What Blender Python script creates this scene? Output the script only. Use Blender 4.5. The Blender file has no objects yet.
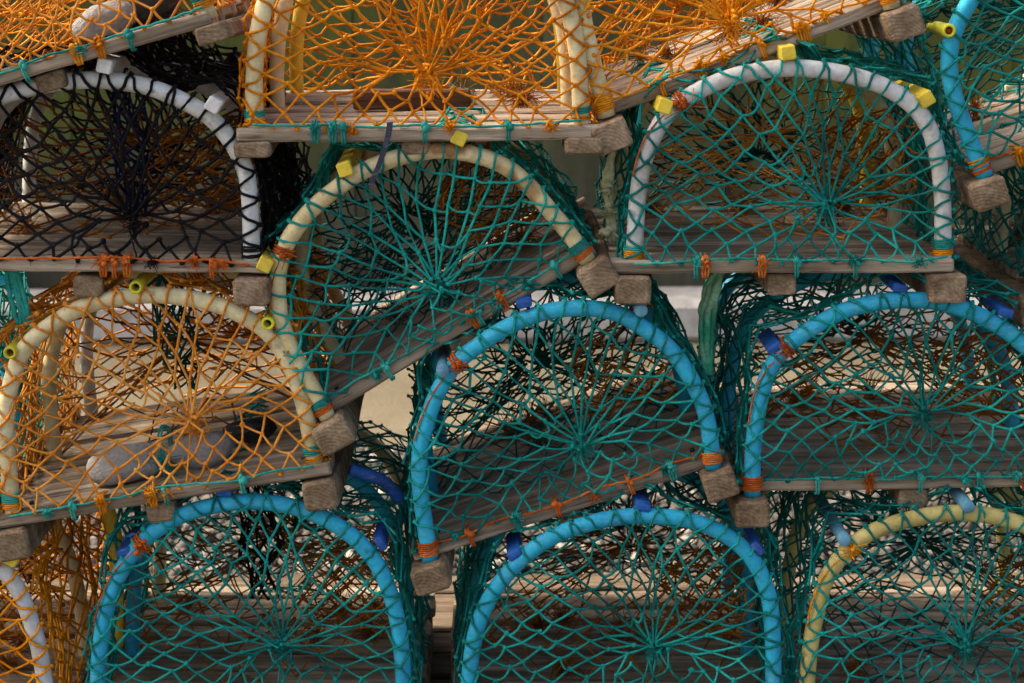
import bpy, math, random
import numpy as np
from mathutils import Vector, Matrix, Euler

random.seed(7)
RNG = np.random.RandomState(11)
scene = bpy.context.scene
COL = scene.collection

# ------------------------------------------------------------------ camera, sky, sun, exposure
FPX = 1990.0
PITCH, YAW = 11.7, -0.92
CAM = Vector((0.0, -2.7, 1.25))
cam_d = bpy.data.cameras.new('camera')
cam = bpy.data.objects.new('camera', cam_d)
COL.objects.link(cam)
cam.location = CAM
cam.rotation_euler = (math.radians(90 - PITCH), 0, math.radians(YAW))
cam_d.sensor_width = 36
cam_d.lens = FPX / 1024 * 36
cam_d.clip_end = 500
cam_d.dof.use_dof = True
cam_d.dof.focus_distance = 2.82
cam_d.dof.aperture_fstop = 7.1
scene.camera = cam
CAM_R = cam.rotation_euler.to_matrix()

SUN_EL, SUN_AZ = 47.0, 282.0
world = bpy.data.worlds.new('World')
scene.world = world
world.use_nodes = True
wn = world.node_tree
wn.nodes.clear()
sky = wn.nodes.new('ShaderNodeTexSky')
sky.sky_type = 'NISHITA'
sky.sun_disc = False
sky.sun_elevation = math.radians(SUN_EL)
sky.sun_rotation = math.radians(SUN_AZ)
sky.dust_density = 6.0
sky.air_density = 1.0
sky.ozone_density = 0.2
bg = wn.nodes.new('ShaderNodeBackground')
bg.inputs['Strength'].default_value = 0.15
wo = wn.nodes.new('ShaderNodeOutputWorld')
wn.links.new(sky.outputs[0], bg.inputs[0])
wn.links.new(bg.outputs[0], wo.inputs[0])
sun_d = bpy.data.lights.new('sun', 'SUN')
sun_d.energy = 2.4
sun_d.angle = math.radians(10)
sun_d.color = (1.0, 0.94, 0.84)
sun = bpy.data.objects.new('sun', sun_d)
COL.objects.link(sun)
a, e = math.radians(SUN_AZ), math.radians(SUN_EL)
sd = Vector((math.sin(a) * math.cos(e), math.cos(a) * math.cos(e), math.sin(e)))
sun.rotation_euler = sd.to_track_quat('Z', 'Y').to_euler()
scene.view_settings.view_transform = 'Standard'
scene.view_settings.look = 'None'
scene.view_settings.gamma = 1
scene.view_settings.exposure = 1.18
scene.view_settings.use_white_balance = True
scene.view_settings.white_balance_temperature = 7250
scene.view_settings.white_balance_tint = 12
scene.render.engine = 'CYCLES'
scene.cycles.max_bounces = 6
scene.cycles.use_denoising = True


# ------------------------------------------------------------------ materials
def mat(name, build):
    m = bpy.data.materials.new(name)
    m.use_nodes = True
    nt = m.node_tree
    nt.nodes.clear()
    out = nt.nodes.new('ShaderNodeOutputMaterial')
    b = nt.nodes.new('ShaderNodeBsdfPrincipled')
    nt.links.new(b.outputs[0], out.inputs[0])
    build(nt, b)
    return m


def nd(nt, kind, **kw):
    n = nt.nodes.new(kind)
    for k, v in kw.items():
        setattr(n, k, v)
    return n


def noise(nt, vec, scale, detail=4, rough=0.6):
    n = nd(nt, 'ShaderNodeTexNoise')
    n.inputs['Scale'].default_value = scale
    n.inputs['Detail'].default_value = detail
    n.inputs['Roughness'].default_value = rough
    if vec is not None:
        nt.links.new(vec, n.inputs['Vector'])
    return n.outputs['Fac']


def ramp(nt, fac, stops):
    r = nd(nt, 'ShaderNodeValToRGB')
    els = r.color_ramp.elements
    while len(els) < len(stops):
        els.new(0.5)
    for el, (p, c) in zip(els, stops):
        el.position = p
        el.color = (*c, 1) if len(c) == 3 else c
    nt.links.new(fac, r.inputs[0])
    return r.outputs[0]


def mix(nt, fac, a_, b_, mode='MIX'):
    m = nd(nt, 'ShaderNodeMix', data_type='RGBA', blend_type=mode)
    for sock, v in ((0, fac), (6, a_), (7, b_)):
        if isinstance(v, (int, float)):
            m.inputs[sock].default_value = v
        elif isinstance(v, tuple):
            m.inputs[sock].default_value = (*v, 1)
        else:
            nt.links.new(v, m.inputs[sock])
    return m.outputs[2]


def coords(nt, scale=(1, 1, 1), rnd=True):
    tc = nd(nt, 'ShaderNodeTexCoord')
    mp = nd(nt, 'ShaderNodeMapping')
    mp.inputs['Scale'].default_value = scale
    nt.links.new(tc.outputs['Object'], mp.inputs['Vector'])
    if rnd:
        oi = nd(nt, 'ShaderNodeObjectInfo')
        mu = nd(nt, 'ShaderNodeMath', operation='MULTIPLY')
        mu.inputs[1].default_value = 37.0
        nt.links.new(oi.outputs['Random'], mu.inputs[0])
        nt.links.new(mu.outputs[0], mp.inputs['Location'])
    return mp.outputs[0]


def bump(nt, b, h, strength, dist=0.002):
    bp = nd(nt, 'ShaderNodeBump')
    bp.inputs['Strength'].default_value = strength
    bp.inputs['Distance'].default_value = dist
    nt.links.new(h, bp.inputs['Height'])
    nt.links.new(bp.outputs[0], b.inputs['Normal'])


def twine_mat(name, c_dark, c_mid, c_light, rough=0.6):
    def f(nt, b):
        v = coords(nt)
        n1 = noise(nt, v, 9, 3)
        n2 = noise(nt, v, 160, 3)
        c = ramp(nt, n1, [(0.3, c_dark), (0.5, c_mid), (0.72, c_light)])
        c = mix(nt, 0.55, c, ramp(nt, n2, [(0.3, (0.45, 0.45, 0.45)), (0.7, (1.35, 1.35, 1.35))]), 'MULTIPLY')
        nt.links.new(c, b.inputs['Base Color'])
        b.inputs['Roughness'].default_value = rough
        b.inputs['Specular IOR Level'].default_value = 0.12
        bump(nt, b, noise(nt, v, 420, 2), 0.7, 0.001)
    return mat(name, f)


M = {}
M['teal'] = twine_mat('teal twine', (0.0, 0.085, 0.077), (0.0, 0.215, 0.188), (0.0, 0.43, 0.37))
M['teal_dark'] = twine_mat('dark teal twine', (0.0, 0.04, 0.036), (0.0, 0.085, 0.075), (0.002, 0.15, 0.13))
M['teal_bright'] = twine_mat('bright teal cord', (0.003, 0.16, 0.14), (0.008, 0.30, 0.26), (0.05, 0.46, 0.39))
M['orange'] = twine_mat('orange twine', (0.40, 0.11, 0.003), (0.70, 0.235, 0.007), (0.86, 0.38, 0.03))
M['orange_pale'] = twine_mat('faded orange twine', (0.42, 0.14, 0.015), (0.68, 0.25, 0.03), (0.85, 0.42, 0.10))
M['rust'] = twine_mat('rust orange twine', (0.13, 0.035, 0.004), (0.27, 0.085, 0.008), (0.45, 0.17, 0.02))
M['cord_orange'] = twine_mat('orange red cord', (0.25, 0.045, 0.008), (0.52, 0.11, 0.015), (0.70, 0.22, 0.05))
M['black'] = twine_mat('black twine', (0.002, 0.002, 0.003), (0.005, 0.005, 0.007), (0.014, 0.014, 0.018))
M['navy'] = twine_mat('navy twine', (0.004, 0.008, 0.03), (0.008, 0.015, 0.07), (0.02, 0.04, 0.14))
M['green_pale'] = twine_mat('pale green rope', (0.02, 0.30, 0.17), (0.05, 0.52, 0.32), (0.35, 0.70, 0.48))
M['rope_cream'] = twine_mat('pale rope', (0.25, 0.30, 0.16), (0.55, 0.55, 0.34), (0.78, 0.76, 0.55))
M['yellow_rope'] = twine_mat('yellow rope', (0.4, 0.3, 0.02), (0.75, 0.6, 0.06), (0.85, 0.8, 0.3))


def plastic(name, col, dirt, amount=0.25, rough=0.45, patch=None):
    def f(nt, b):
        v = coords(nt)
        n1 = noise(nt, v, 14, 6, 0.65)
        n2 = noise(nt, v, 110, 5, 0.7)
        n4 = noise(nt, v, 38, 4, 0.6)
        lo = 0.64 - amount * 0.4
        c = mix(nt, ramp(nt, n1, [(lo - 0.10, (0, 0, 0)), (lo + 0.14, (0.9, 0.9, 0.9))]), col, dirt)
        grime = tuple(x_ * 0.45 + 0.02 for x_ in dirt)
        c = mix(nt, ramp(nt, n4, [(0.60, (0, 0, 0)), (0.72, (0.75, 0.75, 0.75))]), c, grime)
        c = mix(nt, 0.5, c, ramp(nt, n2, [(0.3, (0.6, 0.6, 0.58)), (0.6, (1.08, 1.08, 1.08))]), 'MULTIPLY')
        if patch:
            n3 = noise(nt, v, 9, 3)
            c = mix(nt, ramp(nt, n3, [(0.55, (0, 0, 0)), (0.62, (1, 1, 1))]), c, patch)
        vs_ = coords(nt, (1.0, 1.0, 3.5))
        n5 = noise(nt, vs_, 55, 6, 0.75)
        n6 = noise(nt, v, 10, 3)
        pale = tuple(0.72 * x_ + 0.14 for x_ in col)
        scf = mix(nt, 1.0, ramp(nt, n5, [(0.52, (0, 0, 0)), (0.66, (0.7, 0.7, 0.7))]), ramp(nt, n6, [(0.42, (0.15, 0.15, 0.15)), (0.6, (1, 1, 1))]), 'MULTIPLY')
        c = mix(nt, scf, c, pale)
        nt.links.new(c, b.inputs['Base Color'])
        r = ramp(nt, n2, [(0.3, (min(rough + .3, .95),) * 3), (0.7, (rough,) * 3)])
        nt.links.new(r, b.inputs['Roughness'])
        b.inputs['Specular IOR Level'].default_value = 0.35
        bump(nt, b, n2, 0.35, 0.001)
    return mat(name, f)


M['hoop_blue'] = plastic('blue pipe', (0.0, 0.44, 0.68), (0.0, 0.30, 0.52), 0.3)
M['hoop_white'] = plastic('white pipe', (0.62, 0.66, 0.68), (0.40, 0.39, 0.33), 0.25)
M['hoop_cream'] = plastic('cream pipe', (0.76, 0.69, 0.42), (0.50, 0.40, 0.19), 0.35)
M['hoop_worn'] = plastic('worn cream pipe', (0.78, 0.70, 0.42), (0.55, 0.42, 0.19), 0.4, patch=(0.30, 0.15, 0.06))
M['hoop_yellow'] = plastic('yellowed pipe', (0.62, 0.54, 0.20), (0.38, 0.30, 0.09), 0.35)
M['hoop_gold'] = plastic('yellow pipe', (0.80, 0.55, 0.05), (0.45, 0.28, 0.03), 0.3)
M['cap_yellow'] = plastic('yellow plastic', (0.85, 0.66, 0.06), (0.5, 0.36, 0.05), 0.15)
M['tube_yellow'] = plastic('lime yellow tube', (0.72, 0.70, 0.04), (0.35, 0.30, 0.03), 0.2)
M['cap_white'] = plastic('white plastic', (0.75, 0.76, 0.76), (0.5, 0.48, 0.42), 0.1)
M['cap_blue'] = plastic('blue plastic', (0.004, 0.10, 0.42), (0.006, 0.035, 0.16), 0.2)
M['rod_sky'] = plastic('pale blue plastic', (0.13, 0.38, 0.55), (0.06, 0.18, 0.28), 0.2)
M['rubber'] = plastic('black rubber', (0.012, 0.012, 0.013), (0.03, 0.028, 0.025), 0.2)
M['tie'] = plastic('dark navy cable tie', (0.012, 0.018, 0.045), (0.03, 0.03, 0.05), 0.2)


def wood_mat(name, axis, tint=(1, 1, 1), dark=1.0):
    def f(nt, b):
        s = [14.0, 14.0, 14.0]
        s[axis] = 0.9
        v = coords(nt, tuple(s))
        g1 = noise(nt, v, 4.0, 6, 0.65)
        g2 = noise(nt, v, 13.0, 5, 0.6)
        v2 = coords(nt)
        st = noise(nt, v2, 6.0, 4)
        c = ramp(nt, g1, [(0.30, (0.10, 0.082, 0.066)), (0.44, (0.30, 0.25, 0.195)),
                          (0.56, (0.45, 0.385, 0.31)), (0.74, (0.61, 0.55, 0.47))])
        crack = ramp(nt, g2, [(0.33, (0.22, 0.2, 0.18)), (0.42, (1, 1, 1))])
        c = mix(nt, 0.8, c, crack, 'MULTIPLY')
        c = mix(nt, 0.6, c, ramp(nt, st, [(0.35, (0.55, 0.46, 0.36)), (0.65, (1.15, 1.12, 1.08))]), 'MULTIPLY')
        al = noise(nt, v2, 3.5, 4)
        c = mix(nt, ramp(nt, al, [(0.56, (0, 0, 0)), (0.70, (0.55, 0.55, 0.55))]), c, (0.085, 0.095, 0.045))
        oi = nd(nt, 'ShaderNodeObjectInfo')
        c = mix(nt, 1.0, c, ramp(nt, oi.outputs['Random'], [(0, (0.72 * dark, 0.68 * dark, 0.64 * dark)),
                                                           (1, (1.12 * dark, 1.12 * dark, 1.12 * dark))]), 'MULTIPLY')
        c = mix(nt, 1.0, c, tint, 'MULTIPLY')
        nt.links.new(c, b.inputs['Base Color'])
        b.inputs['Roughness'].default_value = 0.82
        b.inputs['Specular IOR Level'].default_value = 0.25
        ad = nd(nt, 'ShaderNodeMath', operation='ADD')
        nt.links.new(g1, ad.inputs[0])
        nt.links.new(g2, ad.inputs[1])
        bump(nt, b, ad.outputs[0], 0.9, 0.003)
    return mat(name, f)


M['wood'] = wood_mat('weathered grey wood', 0)
M['wood_deck'] = wood_mat('dark pallet wood', 0, (0.9, 0.84, 0.78), 0.55)


M['wood_brown'] = wood_mat('dark brown wood', 0, (0.42, 0.26, 0.18), 0.8)


def endgrain(nt, b):
    v = coords(nt, (1, 0.12, 1), rnd=False)
    v3 = coords(nt)
    dn = nd(nt, 'ShaderNodeTexNoise')
    dn.inputs['Scale'].default_value = 30
    dn.inputs['Detail'].default_value = 3
    nt.links.new(v3, dn.inputs['Vector'])
    mp = nd(nt, 'ShaderNodeVectorMath', operation='MULTIPLY_ADD')
    nt.links.new(dn.outputs['Color'], mp.inputs[0])
    mp.inputs[1].default_value = (0.02, 0.0, 0.02)
    nt.links.new(v, mp.inputs[2])
    off = nd(nt, 'ShaderNodeVectorMath', operation='ADD')
    nt.links.new(mp.outputs[0], off.inputs[0])
    off.inputs[1].default_value = (0.012, 0, 0.05)
    w = nd(nt, 'ShaderNodeTexWave', wave_type='RINGS', rings_direction='Y')
    w.inputs['Scale'].default_value = 60
    w.inputs['Distortion'].default_value = 1.5
    w.inputs['Detail'].default_value = 3
    nt.links.new(off.outputs[0], w.inputs['Vector'])
    n1 = noise(nt, v3, 28, 6, 0.7)
    n2 = noise(nt, v3, 190, 4, 0.7)
    n3 = noise(nt, v3, 9, 3)
    c = ramp(nt, n1, [(0.32, (0.13, 0.09, 0.058)), (0.5, (0.27, 0.20, 0.135)), (0.7, (0.42, 0.33, 0.24))])
    c = mix(nt, 0.4, c, ramp(nt, w.outputs['Fac'], [(0.1, (0.78, 0.74, 0.70)), (0.6, (1.1, 1.08, 1.05))]), 'MULTIPLY')
    c = mix(nt, 0.8, c, ramp(nt, n2, [(0.35, (0.6, 0.57, 0.54)), (0.62, (1.15, 1.15, 1.15))]), 'MULTIPLY')
    c = mix(nt, 0.7, c, ramp(nt, n3, [(0.4, (0.5, 0.46, 0.38)), (0.62, (1.1, 1.1, 1.1))]), 'MULTIPLY')
    nt.links.new(c, b.inputs['Base Color'])
    b.inputs['Roughness'].default_value = 0.9
    b.inputs['Specular IOR Level'].default_value = 0.2
    ad = nd(nt, 'ShaderNodeMath', operation='ADD')
    nt.links.new(n2, ad.inputs[0])
    nt.links.new(w.outputs['Fac'], ad.inputs[1])
    bump(nt, b, w.outputs['Fac'], 0.25, 0.0015)


M['bearer'] = mat('rough sawn bearer', endgrain)


def stone_f(nt, b):
    v = coords(nt)
    n1 = noise(nt, v, 18, 6, 0.65)
    n2 = noise(nt, v, 120, 4, 0.7)
    c = ramp(nt, n1, [(0.3, (0.18, 0.185, 0.19)), (0.5, (0.36, 0.36, 0.36)), (0.75, (0.52, 0.52, 0.50))])
    c = mix(nt, 0.6, c, ramp(nt, n2, [(0.3, (0.6, 0.6, 0.6)), (0.7, (1.15, 1.15, 1.15))]), 'MULTIPLY')
    nt.links.new(c, b.inputs['Base Color'])
    b.inputs['Roughness'].default_value = 0.8
    bump(nt, b, n2, 1.0, 0.006)


M['stone'] = mat('grey stone', stone_f)


def pebble_f(nt, b):
    v = coords(nt, rnd=False)
    vo = nd(nt, 'ShaderNodeTexVoronoi')
    vo.inputs['Scale'].default_value = 26
    nt.links.new(v, vo.inputs['Vector'])
    hs = nd(nt, 'ShaderNodeSeparateColor')
    nt.links.new(vo.outputs['Color'], hs.inputs[0])
    c = ramp(nt, hs.outputs[0], [(0.0, (0.03, 0.028, 0.025)), (0.5, (0.085, 0.078, 0.07)), (0.9, (0.15, 0.135, 0.11)), (1, (0.4, 0.38, 0.34))])
    nt.links.new(c, b.inputs['Base Color'])
    b.inputs['Roughness'].default_value = 0.8
    bump(nt, b, noise(nt, v, 150, 3), 0.4, 0.002)


M['pebble'] = mat('mixed pebbles', pebble_f)


def ground_f(nt, b):
    v = coords(nt, rnd=False)
    n1 = noise(nt, v, 1.6, 6)
    n2 = noise(nt, v, 60, 5, 0.7)
    c = ramp(nt, n1, [(0.35, (0.11, 0.092, 0.058)), (0.65, (0.20, 0.17, 0.11))])
    c = mix(nt, 0.6, c, ramp(nt, n2, [(0.3, (0.6, 0.6, 0.6)), (0.7, (1.2, 1.2, 1.2))]), 'MULTIPLY')
    nt.links.new(c, b.inputs['Base Color'])
    b.inputs['Roughness'].default_value = 0.9
    bump(nt, b, n2, 0.5, 0.01)


M['ground'] = mat('sandy ground', ground_f)


def gravel_f(nt, b):
    v = coords(nt, rnd=False)
    n2 = noise(nt, v, 90, 5, 0.7)
    c = ramp(nt, n2, [(0.3, (0.04, 0.036, 0.033)), (0.7, (0.17, 0.16, 0.145))])
    nt.links.new(c, b.inputs['Base Color'])
    b.inputs['Roughness'].default_value = 0.9
    bump(nt, b, n2, 0.8, 0.01)


M['gravel'] = mat('grey gravel', gravel_f)


def wall_f(nt, b):
    gp = nd(nt, 'ShaderNodeNewGeometry')
    mpg = nd(nt, 'ShaderNodeMapping')
    mpg.inputs['Scale'].default_value = (1.0, 1.0, 0.15)
    nt.links.new(gp.outputs['Position'], mpg.inputs['Vector'])
    v = mpg.outputs[0]
    n1 = noise(nt, v, 5.0, 6, 0.65)
    v2 = gp.outputs['Position']
    n2 = noise(nt, v2, 30, 5, 0.7)
    n3 = noise(nt, v2, 0.55, 3, 0.4)
    c = ramp(nt, n1, [(0.3, (0.022, 0.022, 0.013)), (0.5, (0.050, 0.050, 0.030)), (0.75, (0.12, 0.116, 0.080))])
    green = ramp(nt, n3, [(0.36, (0.35, 0.35, 0.35)), (0.52, (1, 1, 1))])
    sp = nd(nt, 'ShaderNodeSeparateXYZ')
    nt.links.new(v2, sp.inputs[0])
    mr = nd(nt, 'ShaderNodeMapRange')
    mr.inputs[1].default_value = 0.36
    mr.inputs[2].default_value = 0.66
    nt.links.new(sp.outputs[2], mr.inputs[0])
    g = mix(nt, 1.0, green, mr.outputs[0], 'MULTIPLY')
    c = mix(nt, g, c, ramp(nt, noise(nt, v, 9.0, 5, 0.7), [(0.35, (0.035, 0.048, 0.010)), (0.65, (0.105, 0.125, 0.016))]))
    c = mix(nt, 0.5, c, ramp(nt, n2, [(0.3, (0.7, 0.7, 0.7)), (0.7, (1.15, 1.15, 1.15))]), 'MULTIPLY')
    nt.links.new(c, b.inputs['Base Color'])
    b.inputs['Roughness'].default_value = 0.9
    bump(nt, b, n2, 0.5, 0.01)


M['wall'] = mat('algae stained concrete', wall_f)
M['kerb'] = plastic('pale concrete', (0.52, 0.515, 0.50), (0.32, 0.31, 0.28), 0.3, rough=0.8)
M['bag_black'] = M['black']


# ------------------------------------------------------------------ mesh collector
class MB:
    def __init__(s):
        s.v, s.q, s.t, s.n = [], [], [], 0
        s.ng = []

    def add(s, v, quads=None, tris=None, ngons=None):
        v = np.asarray(v, float).reshape(-1, 3)
        if quads is not None and len(quads):
            s.q.append(np.asarray(quads, np.int64) + s.n)
        if tris is not None and len(tris):
            s.t.append(np.asarray(tris, np.int64) + s.n)
        for g in (ngons or []):
            s.ng.append([i + s.n for i in g])
        s.v.append(v)
        s.n += len(v)

    def mesh(s, name, m, smooth=True):
        me = bpy.data.meshes.new(name)
        v = np.concatenate(s.v).astype(np.float32)
        loops, starts, tot, k = [], [], [], 0
        for arrs, c in ((s.q, 4), (s.t, 3)):
            if arrs:
                f = np.concatenate(arrs)
                loops.append(f.ravel())
                starts.append(k + np.arange(len(f)) * c)
                k += f.size
        for g in s.ng:
            loops.append(np.array(g))
            starts.append(np.array([k]))
            k += len(g)
        me.vertices.add(len(v))
        me.vertices.foreach_set('co', v.ravel())
        lp = np.concatenate(loops).astype(np.int32)
        st = np.concatenate(starts).astype(np.int32)
        me.loops.add(len(lp))
        me.loops.foreach_set('vertex_index', lp)
        me.polygons.add(len(st))
        me.polygons.foreach_set('loop_start', st)
        me.update(calc_edges=True)
        me.validate()
        me.polygons.foreach_set('use_smooth', np.full(len(me.polygons), bool(smooth)))
        me.materials.append(m)
        return me


def link(name, me, parent=None, loc=None):
    o = bpy.data.objects.new(name, me)
    COL.objects.link(o)
    if parent is not None:
        o.parent = parent
    if loc is not None:
        o.location = loc
    return o


def tag(o, label=None, cat=None, group=None, kind=None):
    if label:
        o['label'] = label
    if cat:
        o['category'] = cat
    if group:
        o['group'] = group
    if kind:
        o['kind'] = kind
    return o


def tubes(mb, P, r, k=5, caps=True):
    """P: (E, S, 3) polylines of equal length; r scalar, (E,) or (E,S)."""
    P = np.asarray(P, float)
    E, S, _ = P.shape
    T = np.empty_like(P)
    T[:, 1:-1] = P[:, 2:] - P[:, :-2]
    T[:, 0] = P[:, 1] - P[:, 0]
    T[:, -1] = P[:, -1] - P[:, -2]
    T /= np.linalg.norm(T, axis=2, keepdims=True) + 1e-9
    # one reference per tube, chosen across its mean direction
    mean = np.abs(P[:, -1] - P[:, 0]) + np.abs(P[:, S // 2] - P[:, 0]) * 0.3
    ref = np.eye(3)[np.argmin(mean, axis=1)][:, None, :].repeat(S, 1)
    U = np.cross(T, ref)
    # parallel transport for curly lines
    U[:, 0] /= np.linalg.norm(U[:, 0], axis=1, keepdims=True) + 1e-9
    for i in range(1, S):
        u = U[:, i - 1] - T[:, i] * np.sum(U[:, i - 1] * T[:, i], axis=1, keepdims=True)
        U[:, i] = u / (np.linalg.norm(u, axis=1, keepdims=True) + 1e-9)
    V = np.cross(T, U)
    r = np.asarray(r, float)
    if r.ndim == 0:
        r = np.full((E, S), float(r))
    elif r.ndim == 1:
        r = r[:, None].repeat(S, 1)
    an = np.arange(k) * 2 * math.pi / k
    ring = P[:, :, None, :] + r[:, :, None, None] * (
        np.cos(an)[None, None, :, None] * U[:, :, None, :] + np.sin(an)[None, None, :, None] * V[:, :, None, :])
    e_, s_, a_ = np.meshgrid(np.arange(E), np.arange(S - 1), np.arange(k), indexing='ij')
    b_ = (a_ + 1) % k
    idx = lambda e1, s1, a1: (e1 * S + s1) * k + a1
    q = np.stack([idx(e_, s_, a_), idx(e_, s_, b_), idx(e_, s_ + 1, b_), idx(e_, s_ + 1, a_)], -1).reshape(-1, 4)
    ng = None
    if caps:
        ng = []
        for i in range(E):
            ng.append([idx(i, 0, j) for j in reversed(range(k))])
            ng.append([idx(i, S - 1, j) for j in range(k)])
    mb.add(ring, quads=q, ngons=ng)


def ico():
    t = (1 + 5 ** .5) / 2
    v = np.array([(-1, t, 0), (1, t, 0), (-1, -t, 0), (1, -t, 0), (0, -1, t), (0, 1, t), (0, -1, -t), (0, 1, -t),
                  (t, 0, -1), (t, 0, 1), (-t, 0, -1), (-t, 0, 1)], float)
    v /= np.linalg.norm(v[0])
    f = np.array([(0, 11, 5), (0, 5, 1), (0, 1, 7), (0, 7, 10), (0, 10, 11), (1, 5, 9), (5, 11, 4), (11, 10, 2), (10, 7, 6), (7, 1, 8),
                  (3, 9, 4), (3, 4, 2), (3, 2, 6), (3, 6, 8), (3, 8, 9), (4, 9, 5), (2, 4, 11), (6, 2, 10), (8, 6, 7), (9, 8, 1)])
    return v, f


def subdiv(v, f):
    v = list(map(tuple, v))
    cache, out = {}, []

    def mid(a1, b1):
        key = (min(a1, b1), max(a1, b1))
        if key not in cache:
            m_ = (np.array(v[a1]) + np.array(v[b1])) / 2
            v.append(tuple(m_ / np.linalg.norm(m_)))
            cache[key] = len(v) - 1
        return cache[key]
    for a1, b1, c1 in f:
        ab, bc, ca = mid(a1, b1), mid(b1, c1), mid(c1, a1)
        out += [(a1, ab, ca), (b1, bc, ab), (c1, ca, bc), (ab, bc, ca)]
    return np.array(v), np.array(out)


ICO = ico()
ICO2 = subdiv(*ICO)
ICO3 = subdiv(*ICO2)


def rand_rot(n):
    q = RNG.normal(size=(n, 4))
    q /= np.linalg.norm(q, axis=1, keepdims=True)
    w, x, y, z = q.T
    return np.stack([1 - 2 * (y * y + z * z), 2 * (x * y - z * w), 2 * (x * z + y * w),
                     2 * (x * y + z * w), 1 - 2 * (x * x + z * z), 2 * (y * z - x * w),
                     2 * (x * z - y * w), 2 * (y * z + x * w), 1 - 2 * (x * x + y * y)], -1).reshape(n, 3, 3)


def blobs(mb, C, r, hi=False, stretch=0.45):
    base, f = ICO2 if hi else ICO
    n = len(C)
    if not n:
        return
    sc = r * (1 + RNG.uniform(-stretch, stretch, (n, 1, 3)))
    pts = base[None] * sc * (1 + RNG.uniform(-0.12, 0.12, (n, len(base), 1)))
    pts = np.einsum('nij,nvj->nvi', rand_rot(n), pts) + np.asarray(C)[:, None, :]
    tr = (f[None] + (np.arange(n) * len(base))[:, None, None]).reshape(-1, 3)
    mb.add(pts, tris=tr)


def spline(P, n):
    """uniform arc-length resample of a Catmull-Rom curve through P"""
    P = np.asarray(P, float)
    Q = np.vstack([2 * P[0] - P[1], P, 2 * P[-1] - P[-2]])
    out = []
    for i in range(1, len(Q) - 2):
        p0, p1, p2, p3 = Q[i - 1], Q[i], Q[i + 1], Q[i + 2]
        for t in np.linspace(0, 1, 12, endpoint=False):
            out.append(0.5 * ((2 * p1) + (-p0 + p2) * t + (2 * p0 - 5 * p1 + 4 * p2 - p3) * t * t + (-p0 + 3 * p1 - 3 * p2 + p3) * t ** 3))
    out.append(Q[-2])
    out = np.array(out)
    d = np.r_[0, np.cumsum(np.linalg.norm(np.diff(out, axis=0), axis=1))]
    s_ = np.linspace(0, d[-1], n)
    return np.stack([np.interp(s_, d, out[:, i]) for i in range(out.shape[1])], -1)


def rope(mb, pts, r, n=24, k=6, jitter=0.0):
    p = spline(pts, n)
    if jitter:
        p[1:-1] += RNG.normal(0, jitter, (n - 2, 3))
    tubes(mb, p[None], r, k)


def sweep_box(mb, L, w, h, axis=0, ch=0.003, seg=10, wob=0.0015, end=0.003, round_=False):
    """a timber of length L along `axis`, chamfered, slightly uneven; centred on w, from 0 to L, top at 0, bottom at -h"""
    if round_:
        c = ch
        pr = []
        for cx, cz, a0 in ((w / 2 - c, -c, 0), (-w / 2 + c, -c, 90), (-w / 2 + c, -h + c, 180), (w / 2 - c, -h + c, 270)):
            for da in (0, 45, 90):
                an = math.radians(a0 + da)
                pr.append((cx + c * math.cos(an), cz + c * math.sin(an)))
    else:
        pr = [(w / 2 - ch, 0), (-w / 2 + ch, 0), (-w / 2, -ch), (-w / 2, -h + ch), (-w / 2 + ch, -h), (w / 2 - ch, -h), (w / 2, -h + ch), (w / 2, -ch)]
    pr = np.array(pr)
    k = len(pr)
    ts = np.r_[0, end * 0.4, end * 1.3, np.linspace(end * 1.3, L - end, seg + 1)[1:-1], L - end, L]
    sc0 = {0: 1 - 2.2 * end / max(w, h), 1: 1 - 0.8 * end / max(w, h)}
    rings = []
    ph = RNG.uniform(0, 6, 4)
    for i, t in enumerate(ts):
        s_ = sc0.get(i, 1 - (2.0 * end / max(w, h) if i == len(ts) - 1 else 0))
        c0 = np.array([0, -h / 2])
        p = (pr - c0) * s_ + c0 + RNG.normal(0, wob * 0.25, pr.shape)
        p = p + np.array([math.sin(t * 9 + ph[0]), math.sin(t * 7 + ph[1])]) * wob
        ring = np.zeros((k, 3))
        if axis == 0:
            ring[:, 0], ring[:, 1], ring[:, 2] = t, p[:, 0], p[:, 1]
        else:
            ring[:, 0], ring[:, 1], ring[:, 2] = -p[:, 0], t, p[:, 1]
        rings.append(ring)
    S = len(ts)
    q = []
    for i in range(S - 1):
        for j in range(k):
            j2 = (j + 1) % k
            q.append((i * k + j, i * k + j2, (i + 1) * k + j2, (i + 1) * k + j))
    mb.add(np.concatenate(rings), quads=q, ngons=[list(reversed(range(k))), [(S - 1) * k + j for j in range(k)]])


# ------------------------------------------------------------------ pixel -> point on a vertical plane
def ray(px, py):
    d = Vector(((px - 512) / FPX, -(py - 341.5) / FPX, -1))
    return CAM_R @ d


def on_plane(px, py, origin, normal):
    d = ray(px, py)
    t = (origin - CAM).dot(normal) / d.dot(normal)
    return CAM + d * t


# ------------------------------------------------------------------ nets
def relax(X, E, fixed, L0, it, collide=None, kc=0.25):
    a1, b1 = E[:, 0], E[:, 1]
    deg = np.bincount(E.ravel(), minlength=len(X))[:, None] + 1e-9
    free = ~fixed
    for n in range(it):
        d = X[b1] - X[a1]
        ln = np.linalg.norm(d, axis=1, keepdims=True) + 1e-9
        f = (ln - L0) / ln * d
        f = np.where(ln > L0, f, f * kc)
        acc = np.zeros_like(X)
        for c in range(3):
            acc[:, c] = np.bincount(a1, f[:, c], len(X)) - np.bincount(b1, f[:, c], len(X))
        X[free] += 0.42 * (acc / deg)[free] * 1.6
        if collide is not None and n % 4 == 3:
            X[free] = collide(X[free])
    return X


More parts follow.
